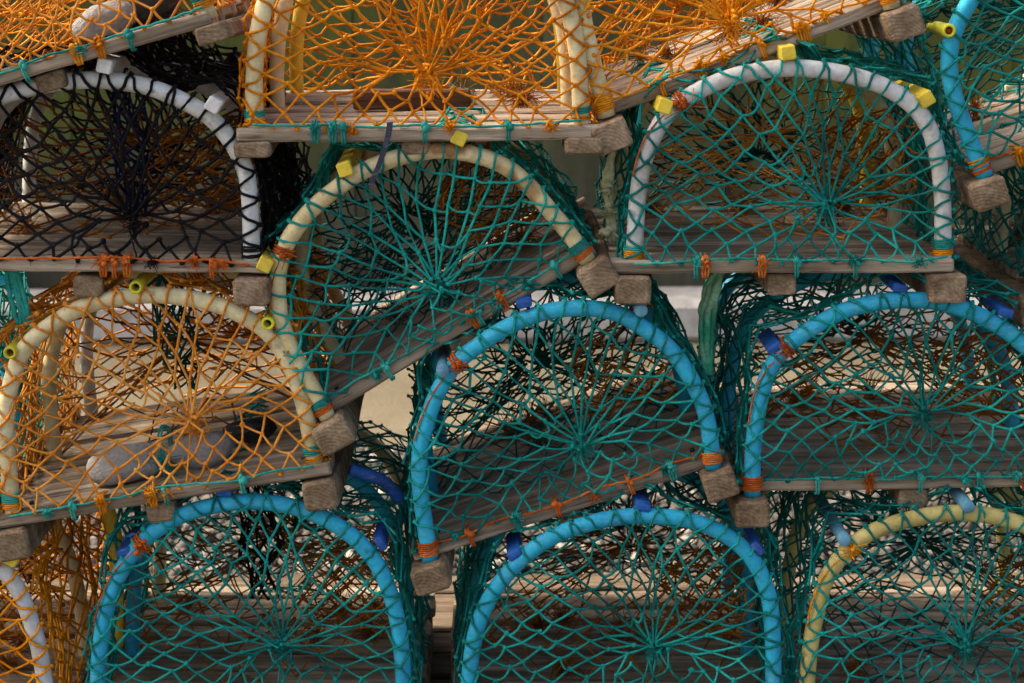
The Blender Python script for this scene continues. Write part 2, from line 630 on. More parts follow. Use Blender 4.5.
def hoop_collider(H, rad, y0, sgn):
    """push points off the bent pipe with centre line H (n,2) at depth y0; sgn -1: towards the front"""
    def f(X):
        d2 = (X[:, None, 0] - H[None, :, 0]) ** 2 + (X[:, None, 2] - H[None, :, 1]) ** 2
        i = np.argmin(d2, axis=1)
        C = np.stack([H[i, 0], np.full(len(X), y0), H[i, 1]], -1)
        d = X - C
        ln = np.linalg.norm(d, axis=1, keepdims=True)
        inside = (ln[:, 0] < rad)
        d[inside, 1] += sgn * 0.3 * rad
        l2 = np.linalg.norm(d, axis=1, keepdims=True) + 1e-9
        return np.where(inside[:, None], C + d / l2 * rad, X)
    return f


def polar_net(H, tube_r, knot, Na=22, Nb=8, R=10, s_max=8, seam=0.10, y0=0.0, sgn=-1, L0=0.028, jit=0.002, edge_y=-0.018, slack=1.0, it=160):
    """closed net over a D shaped end: laced round the hoop, drawn together in one knot. returns nodes, edges"""
    N = Na + Nb
    cl = spline(H, 8 * Na + 1)
    tan = np.gradient(cl, axis=0)
    tan /= np.linalg.norm(tan, axis=1, keepdims=True)
    nor = np.stack([-tan[:, 1], tan[:, 0]], -1)      # outward for a left-to-right arch
    shift = RNG.uniform(-0.25, 0.25, N + 2)

    def B(phi, i):
        phi = phi % N
        if phi <= Na:
            g = phi + (shift[int(phi)] if 0.9 < phi < Na - 0.9 else 0)
            j = g * 8
            j = min(max(j, 0), 8 * Na)
            j0 = int(j)
            p, n_ = cl[j0], nor[j0]
            p = p + n_ * (tube_r + 0.002)
            return np.array([p[0], y0 + sgn * 0.003, p[1]])
        g = (phi - Na) / Nb
        x = cl[-1, 0] + (cl[0, 0] - cl[-1, 0]) * g
        return np.array([x, y0 + edge_y, 0.001 + RNG.uniform(-0.004, 0.003)])

    def s_of(phi):
        phi = phi % N
        if phi <= Na:
            return 0
        d = min(phi - Na, N - phi)
        return min(s_max, int(d * 3.2))
    ids, X, fixed, keys = {}, [], [], []
    for i in range(R):
        for j in range(N):
            phi = j + (0.5 if i % 2 else 0)
            if i >= s_of(phi):
                ids[(i, j)] = len(X)
                X.append(None)
                keys.append((i, j, phi))
    kx = np.array([knot[0], knot[1], knot[2]])
    Xa = np.zeros((len(X), 3))
    fx = np.zeros(len(X), bool)

    def outn(i, j):
        if i % 2:
            return [(i - 1, j), (i - 1, (j + 1) % N)]
        return [(i - 1, j), (i - 1, (j - 1) % N)]
    for (i, j, phi) in keys:
        b = B(phi, i)
        s_ = s_of(phi)
        t = (i - s_) / (R - s_)
        p = b + (kx - b) * t
        if i > s_:
            p[1] += sgn * (tube_r + 0.004) * (1 - t)
        n = ids[(i, j)]
        Xa[n] = p
        if i == 0 or not any(o in ids for o in outn(i, j)):
            fx[n] = True
            Xa[n] = b
    E = []
    for (i, j, phi) in keys:
        for o in (outn(i, j) if i else []):
            if o in ids:
                E.append((ids[o], ids[(i, j)]))
    # the last ring is bound into the knot
    for j in range(N):
        if (R - 1, j) not in ids:
            continue
        n = ids[(R - 1, j)]
        ph_ = j + (0.5 if (R - 1) % 2 else 0)
        if not (seam * Na <= ph_ <= (1 - seam) * Na):
            # below the knot left and right halves are laced to each other
            j2 = (Na - 1 - j) % N
            if j < j2 and (R - 1, j2) in ids:
                E.append((n, ids[(R - 1, j2)]))
            Xa[n, 0] = kx[0] + (Xa[n, 0] - kx[0]) * 0.3 + (0.01 if j2 > j else -0.01)
            Xa[n, 2] = kx[2] * (0.45 if ph_ > Na else 0.7)
            continue
        fx[n] = True
        dv = Xa[n] - kx
        dv /= np.linalg.norm(dv) + 1e-9
        Xa[n] = kx + dv * RNG.uniform(0.004, 0.016) + np.array([0, sgn * RNG.uniform(0, 0.008), 0])
    E = np.array(E)
    free = ~fx
    Xa[free] += RNG.normal(0, 0.004, (free.sum(), 3))
    L = L0 * RNG.uniform(0.82, 1.18, (len(E), 1))
    col = hoop_collider(cl, tube_r + 0.0025, y0, sgn)
    Xa = relax(Xa, E, fx, L, it, col)
    Xa[free] += RNG.normal(0, jit, (free.sum(), 3)) * np.array([1, 1.2, 1])
    Xa[free] = col(Xa[free])
    return Xa, E, L, col


def gathered_net(H, tube_r, knot, y0=0.0, edge_y=-0.018, a=0.0345, b=0.0166, hole=(0.052, 0.098), it=150):
    """end net of a creel: a diamond sheet laced to the hoop and foot board, with the meshes above its low centre drawn together in a knot"""
    cl = spline(H, 180)
    tan = np.gradient(cl, axis=0)
    tan /= np.linalg.norm(tan, axis=1, keepdims=True)
    nor = np.stack([-tan[:, 1], tan[:, 0]], -1)
    col = hoop_collider(cl, tube_r + 0.0028, y0, -1)
    kx, kz = knot[0], knot[2]
    x0 = kx + RNG.uniform(-.4, .4) * a
    ids, keys = {}, []
    nz = int(cl[:, 1].max() / b) + 3

    def near(x, z):
        d = (cl[:, 0] - x) ** 2 + (cl[:, 1] - z) ** 2
        i = int(np.argmin(d))
        return i, math.sqrt(d[i])

    def inside(x, z):
        if z < 0.004:
            return False
        i, d = near(x, z)
        s_ = (x - cl[i, 0]) * nor[i, 0] + (z - cl[i, 1]) * nor[i, 1]
        return s_ < 0 and d > tube_r * 0.75

    def holed(x, z):
        if z < kz - 0.2 * b:
            return False
        ry = hole[1]
        return ((x - kx) / hole[0]) ** 2 + ((z - kz) / ry) ** 2 < 1
    cand = {}
    for i in range(-1, nz):
        for j in range(-9, 10):
            x = x0 + (j + (0.5 if i % 2 else 0)) * a + RNG.normal(0, 0.0016)
            z = 0.002 + i * b + RNG.normal(0, 0.0012)
            cand[(i, j)] = (x, z, inside(x, z), holed(x, z))
    X, fx, E = [], [], []

    def idx(k_):
        x, z, ins, ho = cand[k_]
        if k_ in ids:
            return ids[k_]
        if ins and ho:
            dv = np.array([x - kx, 0, z - kz])
            dv /= np.linalg.norm(dv) + 1e-9
            p = np.array([kx, knot[1], kz]) + dv * RNG.uniform(0.002, 0.020) + [RNG.normal(0, .002), -RNG.uniform(0, 0.018), RNG.normal(0, .003)]
            f = True
        elif ins:
            p, f = np.array([x, y0 - tube_r * 0.9 + 0.012 * RNG.rand(), z]), False
        elif z < 0.004 and cl[0, 0] < x < cl[-1, 0]:
            p, f = np.array([x, y0 + edge_y, RNG.uniform(-0.004, 0.002)]), True
        else:
            i, d = near(x, z)
            q = cl[i] + nor[i] * (tube_r + 0.002)
            p, f = np.array([q[0], y0 - 0.004, max(q[1], 0.0)]), True
        ids[k_] = len(X)
        X.append(p)
        fx.append(f)
        return ids[k_]
    for (i, j), c in list(cand.items()):
        for k2 in ((i + 1, j), (i + 1, j + (1 if i % 2 else -1))):
            if k2 not in cand:
                continue
            c2 = cand[k2]
            if not (c[2] or c2[2]):
                continue
            if c[2] and c[3] and c2[2] and c2[3]:
                continue
            lo_, hi_ = (c, c2) if c[1] < c2[1] else (c2, c)
            if hi_[3] and hi_[2] and not lo_[3] and lo_[1] < kz and abs(lo_[0] - kx) > 0.030 and abs(lo_[0] - kx) < hole[0] * 0.95:
                continue
            if (c[2] and c[3] and not c2[2]) or (c2[2] and c2[3] and not c[2]):
                continue
            E.append((idx((i, j)), idx(k2)))
    X, fx, E = np.array(X), np.array(fx), np.array(E)
    L = math.hypot(a / 2, b) * 1.04 * RNG.uniform(0.75, 1.25, (len(E), 1))
    X = relax(X, E, fx, L, it, col, 0.10)
    free = ~fx
    X[free] += RNG.normal(0, 0.0023, (free.sum(), 3))
    X[free] = col(X[free])
    return X, E, L, col


def net_mesh(name, X, E, L, m, r=0.0018, knot_r=0.0042, seg=3, k=5, hi=False, collide=None, sag=1.0, down=(0, 0, -1)):
    mb = MB()
    A_, B_ = X[E[:, 0]], X[E[:, 1]]
    d = np.linalg.norm(B_ - A_, axis=1, keepdims=True)
    L = np.broadcast_to(L, (len(E), 1)) if np.ndim(L) == 2 else np.full((len(E), 1), L)
    slackv = np.clip(L * 1.12 - d, 0, 0.014) * 0.6 * sag + 0.0009
    side = RNG.normal(0, 0.55, (len(E), 3)) + np.array(down)
    t = np.linspace(0, 1, seg + 1)[None, :, None]
    P = A_[:, None] * (1 - t) + B_[:, None] * t + (side * slackv)[:, None, :] * (4 * t * (1 - t))
    if collide is not None:
        P = collide(P.reshape(-1, 3)).reshape(P.shape)
    tubes(mb, P, r * RNG.uniform(0.85, 1.15, len(E)), k, caps=False)
    used = np.unique(E)
    C = X[used]
    blobs(mb, C, knot_r, hi)
    if hi:   # a second small lobe makes a knot of two turns
        off = RNG.normal(0, 1, C.shape)
        off /= np.linalg.norm(off, axis=1, keepdims=True)
        blobs(mb, C + off * knot_r * 0.65, knot_r * 0.6, False)
        nf = 500    # stray fibres standing off the twine
        ci = C[RNG.randint(0, len(C), nf)] + RNG.normal(0, 0.001, (nf, 3))
        dv = RNG.normal(0, 1, (nf, 3))
        dv /= np.linalg.norm(dv, axis=1, keepdims=True)
        ll = RNG.uniform(0.003, 0.009, (nf, 1))
        tubes(mb, np.stack([ci, ci + dv * ll * 0.5, ci + dv * ll + RNG.normal(0, 0.0018, (nf, 3))], 1), 0.00032, 3, caps=False)
    return mb.mesh(name, m)


def side_net(H, tube_r, L, rods=(), Na=21, K=16, sagd=0.018, hoops=(0, 0.5, 1.0), jit=0.0025):
    cl = spline(H, 8 * Na + 1)
    tan = np.gradient(cl, axis=0)
    tan /= np.linalg.norm(tan, axis=1, keepdims=True)
    nor = np.stack([-tan[:, 1], tan[:, 0]], -1)
    ids, X, fx = {}, [], []
    for kk in range(K + 1):
        v = kk / K
        fr = (v * 2) % 1.0
        s_ = math.sin(math.pi * fr) ** 2 * sagd
        for j in range(Na + (0 if kk % 2 else 1)):
            g = j + (0.5 if kk % 2 else 0)
            i = int(round(g * 8))
            off = tube_r + 0.004 - s_ * (0.4 + 0.6 * abs(math.sin(math.pi * g / Na)))
            for rp in rods:
                dd = np.hypot(*(cl[i] + nor[i] * (tube_r + 0.01) - rp))
                if dd < 0.05:
                    off = max(off, tube_r + 0.027 * (1 - (dd / 0.05) ** 2) + 0.002)
            p = cl[i] + nor[i] * off
            ids[(kk, j)] = len(X)
            n = RNG.normal(0, jit, 3)
            if kk in (0, K) or j == 0:
                n *= 0.2
            X.append((p[0] + n[0], v * L + n[1], max(p[1] + n[2], 0.0)))
    E = []
    for kk in range(K):
        for j in range(Na + (0 if kk % 2 else 1)):
            for dj in ((0, 1) if kk % 2 else (-1, 0)):
                o = (kk + 1, j + dj)
                if o in ids:
                    E.append((ids[(kk, j)], ids[o]))
    return np.array(X), np.array(E)


def sheet_net(fn, nu, nv, jit=0.006):
    """diamond lattice over fn(u, v) -> xyz"""
    ids, X, E = {}, [], []
    for i in range(nv + 1):
        for j in range(nu + (0 if i % 2 else 1)):
            u = (j + (0.5 if i % 2 else 0)) / nu
            ids[(i, j)] = len(X)
            X.append(np.array(fn(u, i / nv)) + RNG.normal(0, jit, 3))
    for i in range(nv):
        for j in range(nu + (0 if i % 2 else 1)):
            for dj in ((0, 1) if i % 2 else (-1, 0)):
                o = (i + 1, j + dj)
                if o in ids:
                    E.append((ids[(i, j)], ids[o]))
    return np.array(X), np.array(E)


def tuft(mb, c, n=22, ln=0.018, r=0.0006, core=0.005, down=0.7):
    """frayed end of twine: a hard little knot with loose fibres"""
    c = np.array(c, float)
    blobs(mb, c[None] + RNG.normal(0, core * 0.6, (5, 3)), core * 0.7, True)
    n = int(n * 1.7)
    ln *= 0.75
    r = min(r, 0.0007)
    d = RNG.normal(0, 1, (n, 3))
    d[:, 2] -= down
    d /= np.linalg.norm(d, axis=1, keepdims=True)
    l_ = ln * RNG.uniform(0.4, 1.2, (n, 1))
    mid = c + d * l_ * 0.5 + RNG.normal(0, ln * 0.12, (n, 3))
    end = c + d * l_ * 0.9 + RNG.normal(0, ln * 0.32, (n, 3))
    P = np.stack([np.repeat(c[None], n, 0), mid, end], 1)
    tubes(mb, P, r, 3, caps=False)


def coil(mb, c, axis, rad, r, turns, pitch, k=5):
    axis = np.array(axis, float)
    axis /= np.linalg.norm(axis)
    u = np.cross(axis, [0, 1, 0.1])
    u /= np.linalg.norm(u)
    v = np.cross(axis, u)
    n = int(turns * 14)
    t = np.linspace(0, turns * 2 * math.pi, n)
    P = np.array(c)[None] + rad * (np.cos(t)[:, None] * u + np.sin(t)[:, None] * v) + axis[None] * (t / (2 * math.pi) * pitch)[:, None]
    P += RNG.normal(0, r * 0.2, P.shape)
    tubes(mb, P[None], r, k)


# ------------------------------------------------------------------ a creel
CREELS = []


def canonical(bl, br, h_px, n=11, p=2.5):
    """arch in pixels over a base line, for hoops that leave the picture"""
    bl, br = np.array(bl, float), np.array(br, float)
    c = (bl + br) / 2
    ax = (br - bl) / 2
    up = np.array([ax[1], -ax[0]])
    up = up / np.linalg.norm(up) * h_px
    if up[1] > 0:
        up = -up
    out = []
    for t in np.linspace(0, math.pi, n):
        x = -math.copysign(abs(math.cos(t)) ** (2 / p), math.cos(t))
        z = abs(math.sin(t)) ** (2 / 2.1)
        out.append(tuple(c + ax * x + up * z))
    out[0], out[-1] = tuple(bl), tuple(br)
    return out


def make_creel(label, net, hoop, pts, base, knot, y0=0.0, yaw=0.0, L=0.56, net2='rust', rods=(), rod_kind='square', rod_mat='cap_yellow',
               cord='teal_bright', cord2='cord_orange', binds=('teal_bright', 'cord_orange'), ext=(0.026, 0.026), hoop_r=0.0118,
               back_hoop=None, mid_hoop=None, ties=(), bag=None, thin=1.0, seaweed=True, ramp_net=True, inner=None, detail=True,
               net_r=0.00178, layers=1, leg_over=False, block_h=0.041, rod_len=0.56):
    nrm = Vector((math.sin(math.radians(-yaw)), math.cos(math.radians(yaw)), 0))
    org = Vector((0, y0, 0))
    bl, br = (on_plane(*p, org, Vector((0, 1, 0))) for p in base)
    o = (bl + br) / 2
    bl, br = (on_plane(*p, o, nrm) for p in base)
    o = (bl + br) / 2
    ex = (br - bl).normalized()
    ey = nrm.normalized()
    ez = ex.cross(ey).normalized()
    R_ = Matrix((ex, ey, ez)).transposed()
    root = bpy.data.objects.new('lobster_creel', None)
    COL.objects.link(root)
    root.empty_display_size = 0.1
    root.location = o
    root.rotation_euler = R_.to_euler()
    tag(root, label, 'lobster creel', 'stacked lobster creels')
    Ri = R_.transposed()
    bt = 0.019
    if leg_over:
        o = o + ez * bt
        root.location = o
    fy = 0.0125 if leg_over else -0.020

    def loc(px, py):
        p = Ri @ (on_plane(px, py, o, nrm) - o)
        return np.array([p.x, p.z])
    H = np.array([loc(*p) for p in pts])
    H[0, 1] = H[-1, 1] = -bt if leg_over else -0.012
    Hs = spline(H, 64)
    top = Hs[:, 1].max()
    xl, xr = H[0, 0], H[-1, 0]
    Wd = xr - xl
    N_T, K_R = net_r, net_r * 1.8
    # hoops
    hp = []
    for f, hm, s_ in ((0.0, hoop, 1.0), (0.5, mid_hoop or hoop, 0.985), (1.0, back_hoop or hoop, 0.985)):
        mb = MB()
        P = np.stack([Hs[:, 0] * s_ + (0 if f == 0 else RNG.uniform(-.006, .006)), np.full(64, f * L + (0.0 if f == 0 else RNG.uniform(-.01, .01))), Hs[:, 1] * s_], -1)
        if f:
            P[0, 2] = P[-1, 2] = -0.012
        tubes(mb, P[None], hoop_r * (1 if f == 0 else 0.95), 16)
        link('hoop', mb.mesh('hoop', M[hm]), root)
    # slats
    xs0, xs1 = xl - ext[0], xr + ext[1]
    y = fy
    first = True
    while y < L + 0.02:
        w = (0.078 if first else RNG.uniform(0.046, 0.064))
        if y + w > L + 0.05:
            break
        mb = MB()
        j0, j1 = RNG.uniform(-0.006, 0.006, 2)
        sweep_box(mb, xs1 - xs0 + j1, w, bt * RNG.uniform(0.9, 1.05), 0, 0.003, 12, 0.0016)
        link('slat', mb.mesh('slat', M['wood'], False), root, (xs0 + j0, y + w / 2, RNG.uniform(-0.002, 0.001)))
        y += w + RNG.uniform(0.013, 0.020)
        first = False
    # bearers under the slats, running front to back
    for bx, bw, bh, by, rr in ((xl - 0.004, 0.049, block_h, -0.032, min(0.0058, block_h * .4)), (xr + 0.004, 0.049, block_h, -0.032, min(0.0058, block_h * .4)), ((xl + xr) / 2 + RNG.uniform(-.01, .01), 0.040, min(0.030, block_h), fy + 0.006, 0.006)):
        mb = MB()
        sweep_box(mb, L + 0.02 - by, bw * RNG.uniform(0.94, 1.06), bh * RNG.uniform(0.92, 1.06), 1, rr, 6, 0.0022, 0.004, round_=True)
        link('bearer', mb.mesh('bearer', M['bearer'], False), root, (bx, by, -bt - 0.0015))
    for bx in (xl + 0.004, xr - 0.004):
        mb = MB()
        nx = bx + RNG.uniform(-.006, .006) + (0.016 if bx < 0 else -0.016)
        tubes(mb, np.array([[(nx, fy + 0.045, -0.003), (nx, fy + 0.045, 0.0022)]]), 0.0034, 8)
        link('nail', mb.mesh('nail', M['rubber']), root)
    # end net, side net
    kz = loc(*knot)
    X, E, Ln, col = gathered_net(H, hoop_r, (kz[0], 0.032, kz[1]), y0=0.0, edge_y=fy - 0.002, hole=(RNG.uniform(0.078, 0.098), (top - kz[1]) * RNG.uniform(0.56, 0.68)))
    link('end_net', net_mesh('end_net', X, E, Ln, M[net], N_T, K_R, 4, 6, True, col), root)
    Xs, Es = side_net(H, hoop_r, L, [loc(q_[0], q_[1]) for q_ in rods], sagd=0.02)
    link('side_net', net_mesh('side_net', Xs, Es, 0.034, M[net], N_T, K_R * 0.95, 2, 4), root)
    for q_ in range(layers):    # slack folds of the same net lying over the shoulders
        X2, E2 = side_net(H, hoop_r + 0.006 + 0.007 * q_, L * 0.97, [loc(w_[0], w_[1]) for w_ in rods], Na=17 + 3 * q_, K=14, sagd=0.03, jit=0.005)
        link('side_net', net_mesh('side_net', X2, E2, 0.036, M[net], N_T * 1.05, K_R, 2, 4), root)
    Xb, Eb, Lb, colb = polar_net(H * 0.985, hoop_r, (kz[0] * 0.6 + RNG.uniform(-.03, .03), L - 0.02, kz[1] * 1.15), y0=L, sgn=1, edge_y=0.01, L0=0.030, it=70)
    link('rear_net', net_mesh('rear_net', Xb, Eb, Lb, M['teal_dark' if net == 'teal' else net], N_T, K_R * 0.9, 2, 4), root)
    # gathered knot with its tail
    mb = MB()
    kc = np.array([kz[0], 0.024, kz[1]])
    blobs(mb, kc + RNG.normal(0, 1, (14, 3)) * [0.006, 0.006, 0.010], 0.0036, True)
    for q in range(3):
        coil(mb, kc + RNG.normal(0, 0.003, 3) + [0, 0, -0.006 + q * 0.004], (RNG.normal(0, .4), RNG.normal(0, .4), 1), 0.0065, 0.0012, 1.2, 0.002)
    tuft(mb, kc + [0, -0.006, -0.004], 30, 0.030, 0.0005, 0.003)
    tl = kc + [RNG.uniform(-.012, .012), -0.01, -0.016]
    rope(mb, [kc, tl, (tl[0] + RNG.uniform(-.015, .015), fy - 0.004, 0.006)], 0.0014, 14, 5, 0.0006)
    link('gather_knot', mb.mesh('gather_knot', M[net]), root)
    # parlour partition, ramp and bait bag inside
    n2 = M[net2]
    if inner is not False:
        Xp, Ep, Lp, colp = polar_net(H * 0.97, hoop_r, (kz[0] * 0.3 + RNG.uniform(-.03, .03), L * 0.5 + 0.05, top * 0.52), Na=15, Nb=6, R=5, s_max=2, seam=0, y0=L * 0.5, sgn=1, edge_y=0.01, L0=0.036, it=60, jit=0.003)
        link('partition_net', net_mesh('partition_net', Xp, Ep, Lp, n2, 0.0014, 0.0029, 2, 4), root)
    if ramp_net:
        z0 = top * 0.40
        ph = RNG.uniform(0, 6)

        def rf(u, v):
            x = xl * 0.93 + (xr - xl) * 0.93 * u
            edge = abs(2 * u - 1)
            z = z0 * (0.25 + 0.75 * math.sin(v * math.pi * 0.62)) + 0.05 * edge ** 2 - 0.03 * math.sin(u * math.pi) + 0.018 * math.sin(u * 9 + ph)
            return (x, L * (0.22 + 0.70 * v), max(z, 0.01))
        Xr, Er = sheet_net(rf, 8, 11, 0.003)
        link('parlour_net', net_mesh('parlour_net', Xr, Er, 0.04, n2, 0.0014, 0.0029, 2, 4), root)
        # entrance eye: a cone of net from the side wall to a ring

        def ef(u, v):
            an = 2 * math.pi * u
            r1 = 0.085 * (1 - v) + 0.045 * v
            return (xr * (0.92 - 0.62 * v), L * 0.27 + r1 * math.cos(an), top * (0.50 - 0.05 * v) + r1 * 0.9 * math.sin(an))
        Xe, Ee = sheet_net(ef, 10, 6, 0.004)
        link('entrance_net', net_mesh('entrance_net', Xe, Ee, 0.03, M['rust' if net2 != 'rust' else net2], 0.0015, 0.0032, 2, 4), root)
    if bag:
        bx, bz, bm = bag

        def bf(u, v):
            an = 2 * math.pi * u
            r1 = 0.020 * math.sin(v * math.pi) + 0.007 + 0.006 * math.sin(v * 14)
            return (bx + r1 * math.cos(an), L * 0.36 + r1 * math.sin(an), top * 0.97 - v * bz)
        Xg, Eg = sheet_net(bf, 6, 9, 0.006)
        link('bait_bag', net_mesh('bait_bag', Xg, Eg, 0.02, M[bm], 0.0017, 0.0035, 1, 4), root)
    # spacer rods lying along the hoops, their ends showing at the front
    for rd in rods:
        px, py = rd[0], rd[1]
        p = loc(px, py)
        rk = rd[2] if len(rd) > 2 else rod_kind
        rm = M[rd[3]] if len(rd) > 3 else M[rod_mat]
        Hc = Hs[np.argmin(np.sum((Hs - p) ** 2, 1))]
        ang = math.degrees(math.atan2(p[1] - Hc[1], p[0] - Hc[0])) - 90
        mb = MB()
        if rk == 'square':
            sweep_box(mb, L * rod_len + 0.03, 0.0195, 0.0195, 1, 0.0018, 4, 0.0008, 0.0015)
            ob = link('spacer_rod', mb.mesh('spacer_rod', rm, False), root)
            c, s_ = math.cos(math.radians(ang)), math.sin(math.radians(ang))
            ob.location = (p[0] - s_ * 0.0107, -0.022, p[1] + c * 0.0107)
            ob.rotation_euler = (0, -math.radians(ang), 0)
        elif rk == 'flat':
            sweep_box(mb, L * rod_len * 0.25 + 0.02, 0.022, 0.012, 1, 0.003, 4, 0.0008, 0.002, round_=True)
            ob = link('spacer_rod', mb.mesh('spacer_rod', rm, True), root)
            c, s_ = math.cos(math.radians(ang)), math.sin(math.radians(ang))
            ob.location = (p[0] - s_ * 0.007, -0.010, p[1] + c * 0.006)
            ob.rotation_euler = (0, -math.radians(ang), 0)
        else:
            rr = 0.0092
            a0 = np.array([p[0], -0.020, p[1]])
            a1 = np.array([p[0], L * rod_len, p[1]])
            if rk == 'tube':
                n_ = 18
                an = np.arange(n_) * 2 * math.pi / n_
                rings = []
                for yy, r1 in ((L * rod_len, rr), (-0.018, rr), (-0.0205, rr * 0.93), (-0.0205, rr * 0.62), (-0.017, rr * 0.56), (0.10, rr * 0.55)):
                    rings.append(np.stack([p[0] + r1 * np.cos(an), np.full(n_, yy), p[1] + r1 * np.sin(an)], -1))
                q = [(i * n_ + j, i * n_ + (j + 1) % n_, (i + 1) * n_ + (j + 1) % n_, (i + 1) * n_ + j) for i in range(5) for j in range(n_)]
                mb.add(np.concatenate(rings), quads=[t_[::-1] for t_ in q], ngons=[[5 * n_ + j for j in range(n_)], [j for j in range(n_)]])
            else:
                ys = np.array([-0.022, -0.020, 0.0, 0.2 * L, 0.4 * L, L * rod_len])
                P = np.stack([np.full(6, p[0]), ys, np.full(6, p[1])], -1)
                tubes(mb, P[None], np.array([[rr * 0.8, rr, rr, rr, rr, rr]]), 16)
            ob = link('spacer_rod', mb.mesh('spacer_rod', rm), root)
            if rk == 'tube' and rod_len < 0.5:
                mb = MB()
                tubes(mb, np.array([[(p[0], -0.016, p[1]), (p[0], 0.01, p[1])]]), rr * 0.4, 12)
                link('rod_core', mb.mesh('rod_core', M['cord_orange']), ob)
    # lashing of cord: along the foot of the end net, round each leg, and knots at each rod
    mb = MB()
    n = 9
    fp = []
    for i in range(n):
        t = i / (n - 1)
        fp.append((xl + Wd * t, fy - 0.0045 + RNG.uniform(-.001, .001), 0.002 + RNG.uniform(-0.005, 0.003)))
    rope(mb, fp, 0.0017, 48, 6, 0.0005)
    wraps = []
    for t in (RNG.uniform(0.1, 0.3), RNG.uniform(0.42, 0.6), RNG.uniform(0.7, 0.9)):
        x = xl + Wd * t
        wraps.append(x)
    link('foot_cord', mb.mesh('foot_cord', M[cord]), root)
    for x in wraps:
        mb = MB()
        for dx in (-0.002, 0.0015):
            lp = [(x + dx, fy + 0.022, 0.003), (x + dx, fy - 0.0045, 0.004), (x + dx + .001, fy - 0.0045, -bt - 0.002), (x + dx, fy + 0.014, -bt - 0.0035)]
            rope(mb, lp, 0.0015, 12, 5)
        blobs(mb, np.array([(x, fy - 0.007, 0.001), (x + 0.003, fy - 0.007, -0.003)]), 0.005, True)
        link('cord_wrap', mb.mesh('cord_wrap', M[cord]), root)
    for t in RNG.uniform(0.08, 0.92, 3):
        mb = MB()
        tuft(mb, (xl + Wd * t, fy - 0.006, 0.0 + RNG.uniform(-0.004, 0.004)), 26, 0.014, 0.0007, 0.0042)
        link('frayed_knot', mb.mesh('frayed_knot', M[cord if RNG.rand() < .4 else net]), root)
    for t in RNG.uniform(0.12, 0.88, 2):
        mb = MB()
        x = xl + Wd * t
        for dx in (-0.003, 0, 0.003):
            rope(mb, [(x + dx, fy + 0.028, 0.004), (x + dx, fy - 0.0045, 0.006), (x + dx * 1.5, fy - 0.005, -0.010), (x + dx, fy - 0.004, -bt - 0.003)], 0.0016, 12, 5)
        tuft(mb, (x, fy - 0.007, 0.0), 24, 0.015, 0.0007, 0.0042)
        link('cord_tie', mb.mesh('cord_tie', M[cord2]), root)
    for bi, (Hp, Hq, cm) in enumerate(((Hs[1], Hs[4], binds[0]), (Hs[-2], Hs[-5], binds[0]))):
        d = np.array([Hq[0] - Hp[0], 0, Hq[1] - Hp[1]])
        d /= np.linalg.norm(d)
        base_ = np.array([Hp[0], 0, Hp[1]])
        z_off = ((-0.002 if leg_over else 0.012) - Hp[1]) / d[2]
        c0 = base_ + d * (z_off - 0.008)
        mb = MB()
        coil(mb, c0 + d * 0.009, d, hoop_r + 0.0016, 0.0014, RNG.choice([3, 4, 5]), 0.0029)
        link('leg_binding', mb.mesh('leg_binding', M[binds[0]]), root)
        mb = MB()
        coil(mb, c0, d, hoop_r + 0.0014, 0.0014, RNG.choice([2, 3, 4]), 0.0029)
        link('leg_binding', mb.mesh('leg_binding', M[binds[1]]), root)
    # ties at the shoulders
    for (px, py, cm) in ties:
        p = loc(px, py)
        i = int(np.argmin(np.sum((Hs - p) ** 2, 1)))
        c = np.array([Hs[i, 0], 0, Hs[i, 1]])
        i2 = min(i + 1, 63)
        d = np.array([Hs[i2, 0] - Hs[i2 - 1, 0], 0, Hs[i2, 1] - Hs[i2 - 1, 1]])
        mb = MB()
        coil(mb, c - d * 0.3, d, hoop_r + 0.002, 0.0018, 3, 0.0042)
        tuft(mb, (c[0], -hoop_r - 0.005, c[2]), 12, 0.024, 0.0014, 0.005)
        # loose end running down beside the pipe
        js = [max(0, i - q) for q in (0, 3, 6, 9)] if c[0] < 0 else [min(63, i + q) for q in (0, 3, 6, 9)]
        sg = -1 if c[0] < 0 else 1
        rope(mb, [(Hs[j, 0] + sg * 0.012 * min(1, n_ * 0.7), -hoop_r * 0.7 - 0.002, Hs[j, 1]) for n_, j in enumerate(js)], 0.0014, 20, 5, 0.0004)
        link('shoulder_tie', mb.mesh('shoulder_tie', M[cm]), root)
    # weed and twine scraps caught on the boards
    if seaweed:
        mb = MB()
        for q in range(5):
            tuft(mb, (RNG.uniform(xl * .8, xr * .8), RNG.uniform(0.30, 0.95) * L, 0.012), 40, 0.045, 0.0011, 0.005, down=0.1)
        tag(link('weed_scraps', mb.mesh('weed_scraps', M['rust']), root), kind='stuff')
    CREELS.append((root, H, loc, R_, o))
    return root, loc, Hs


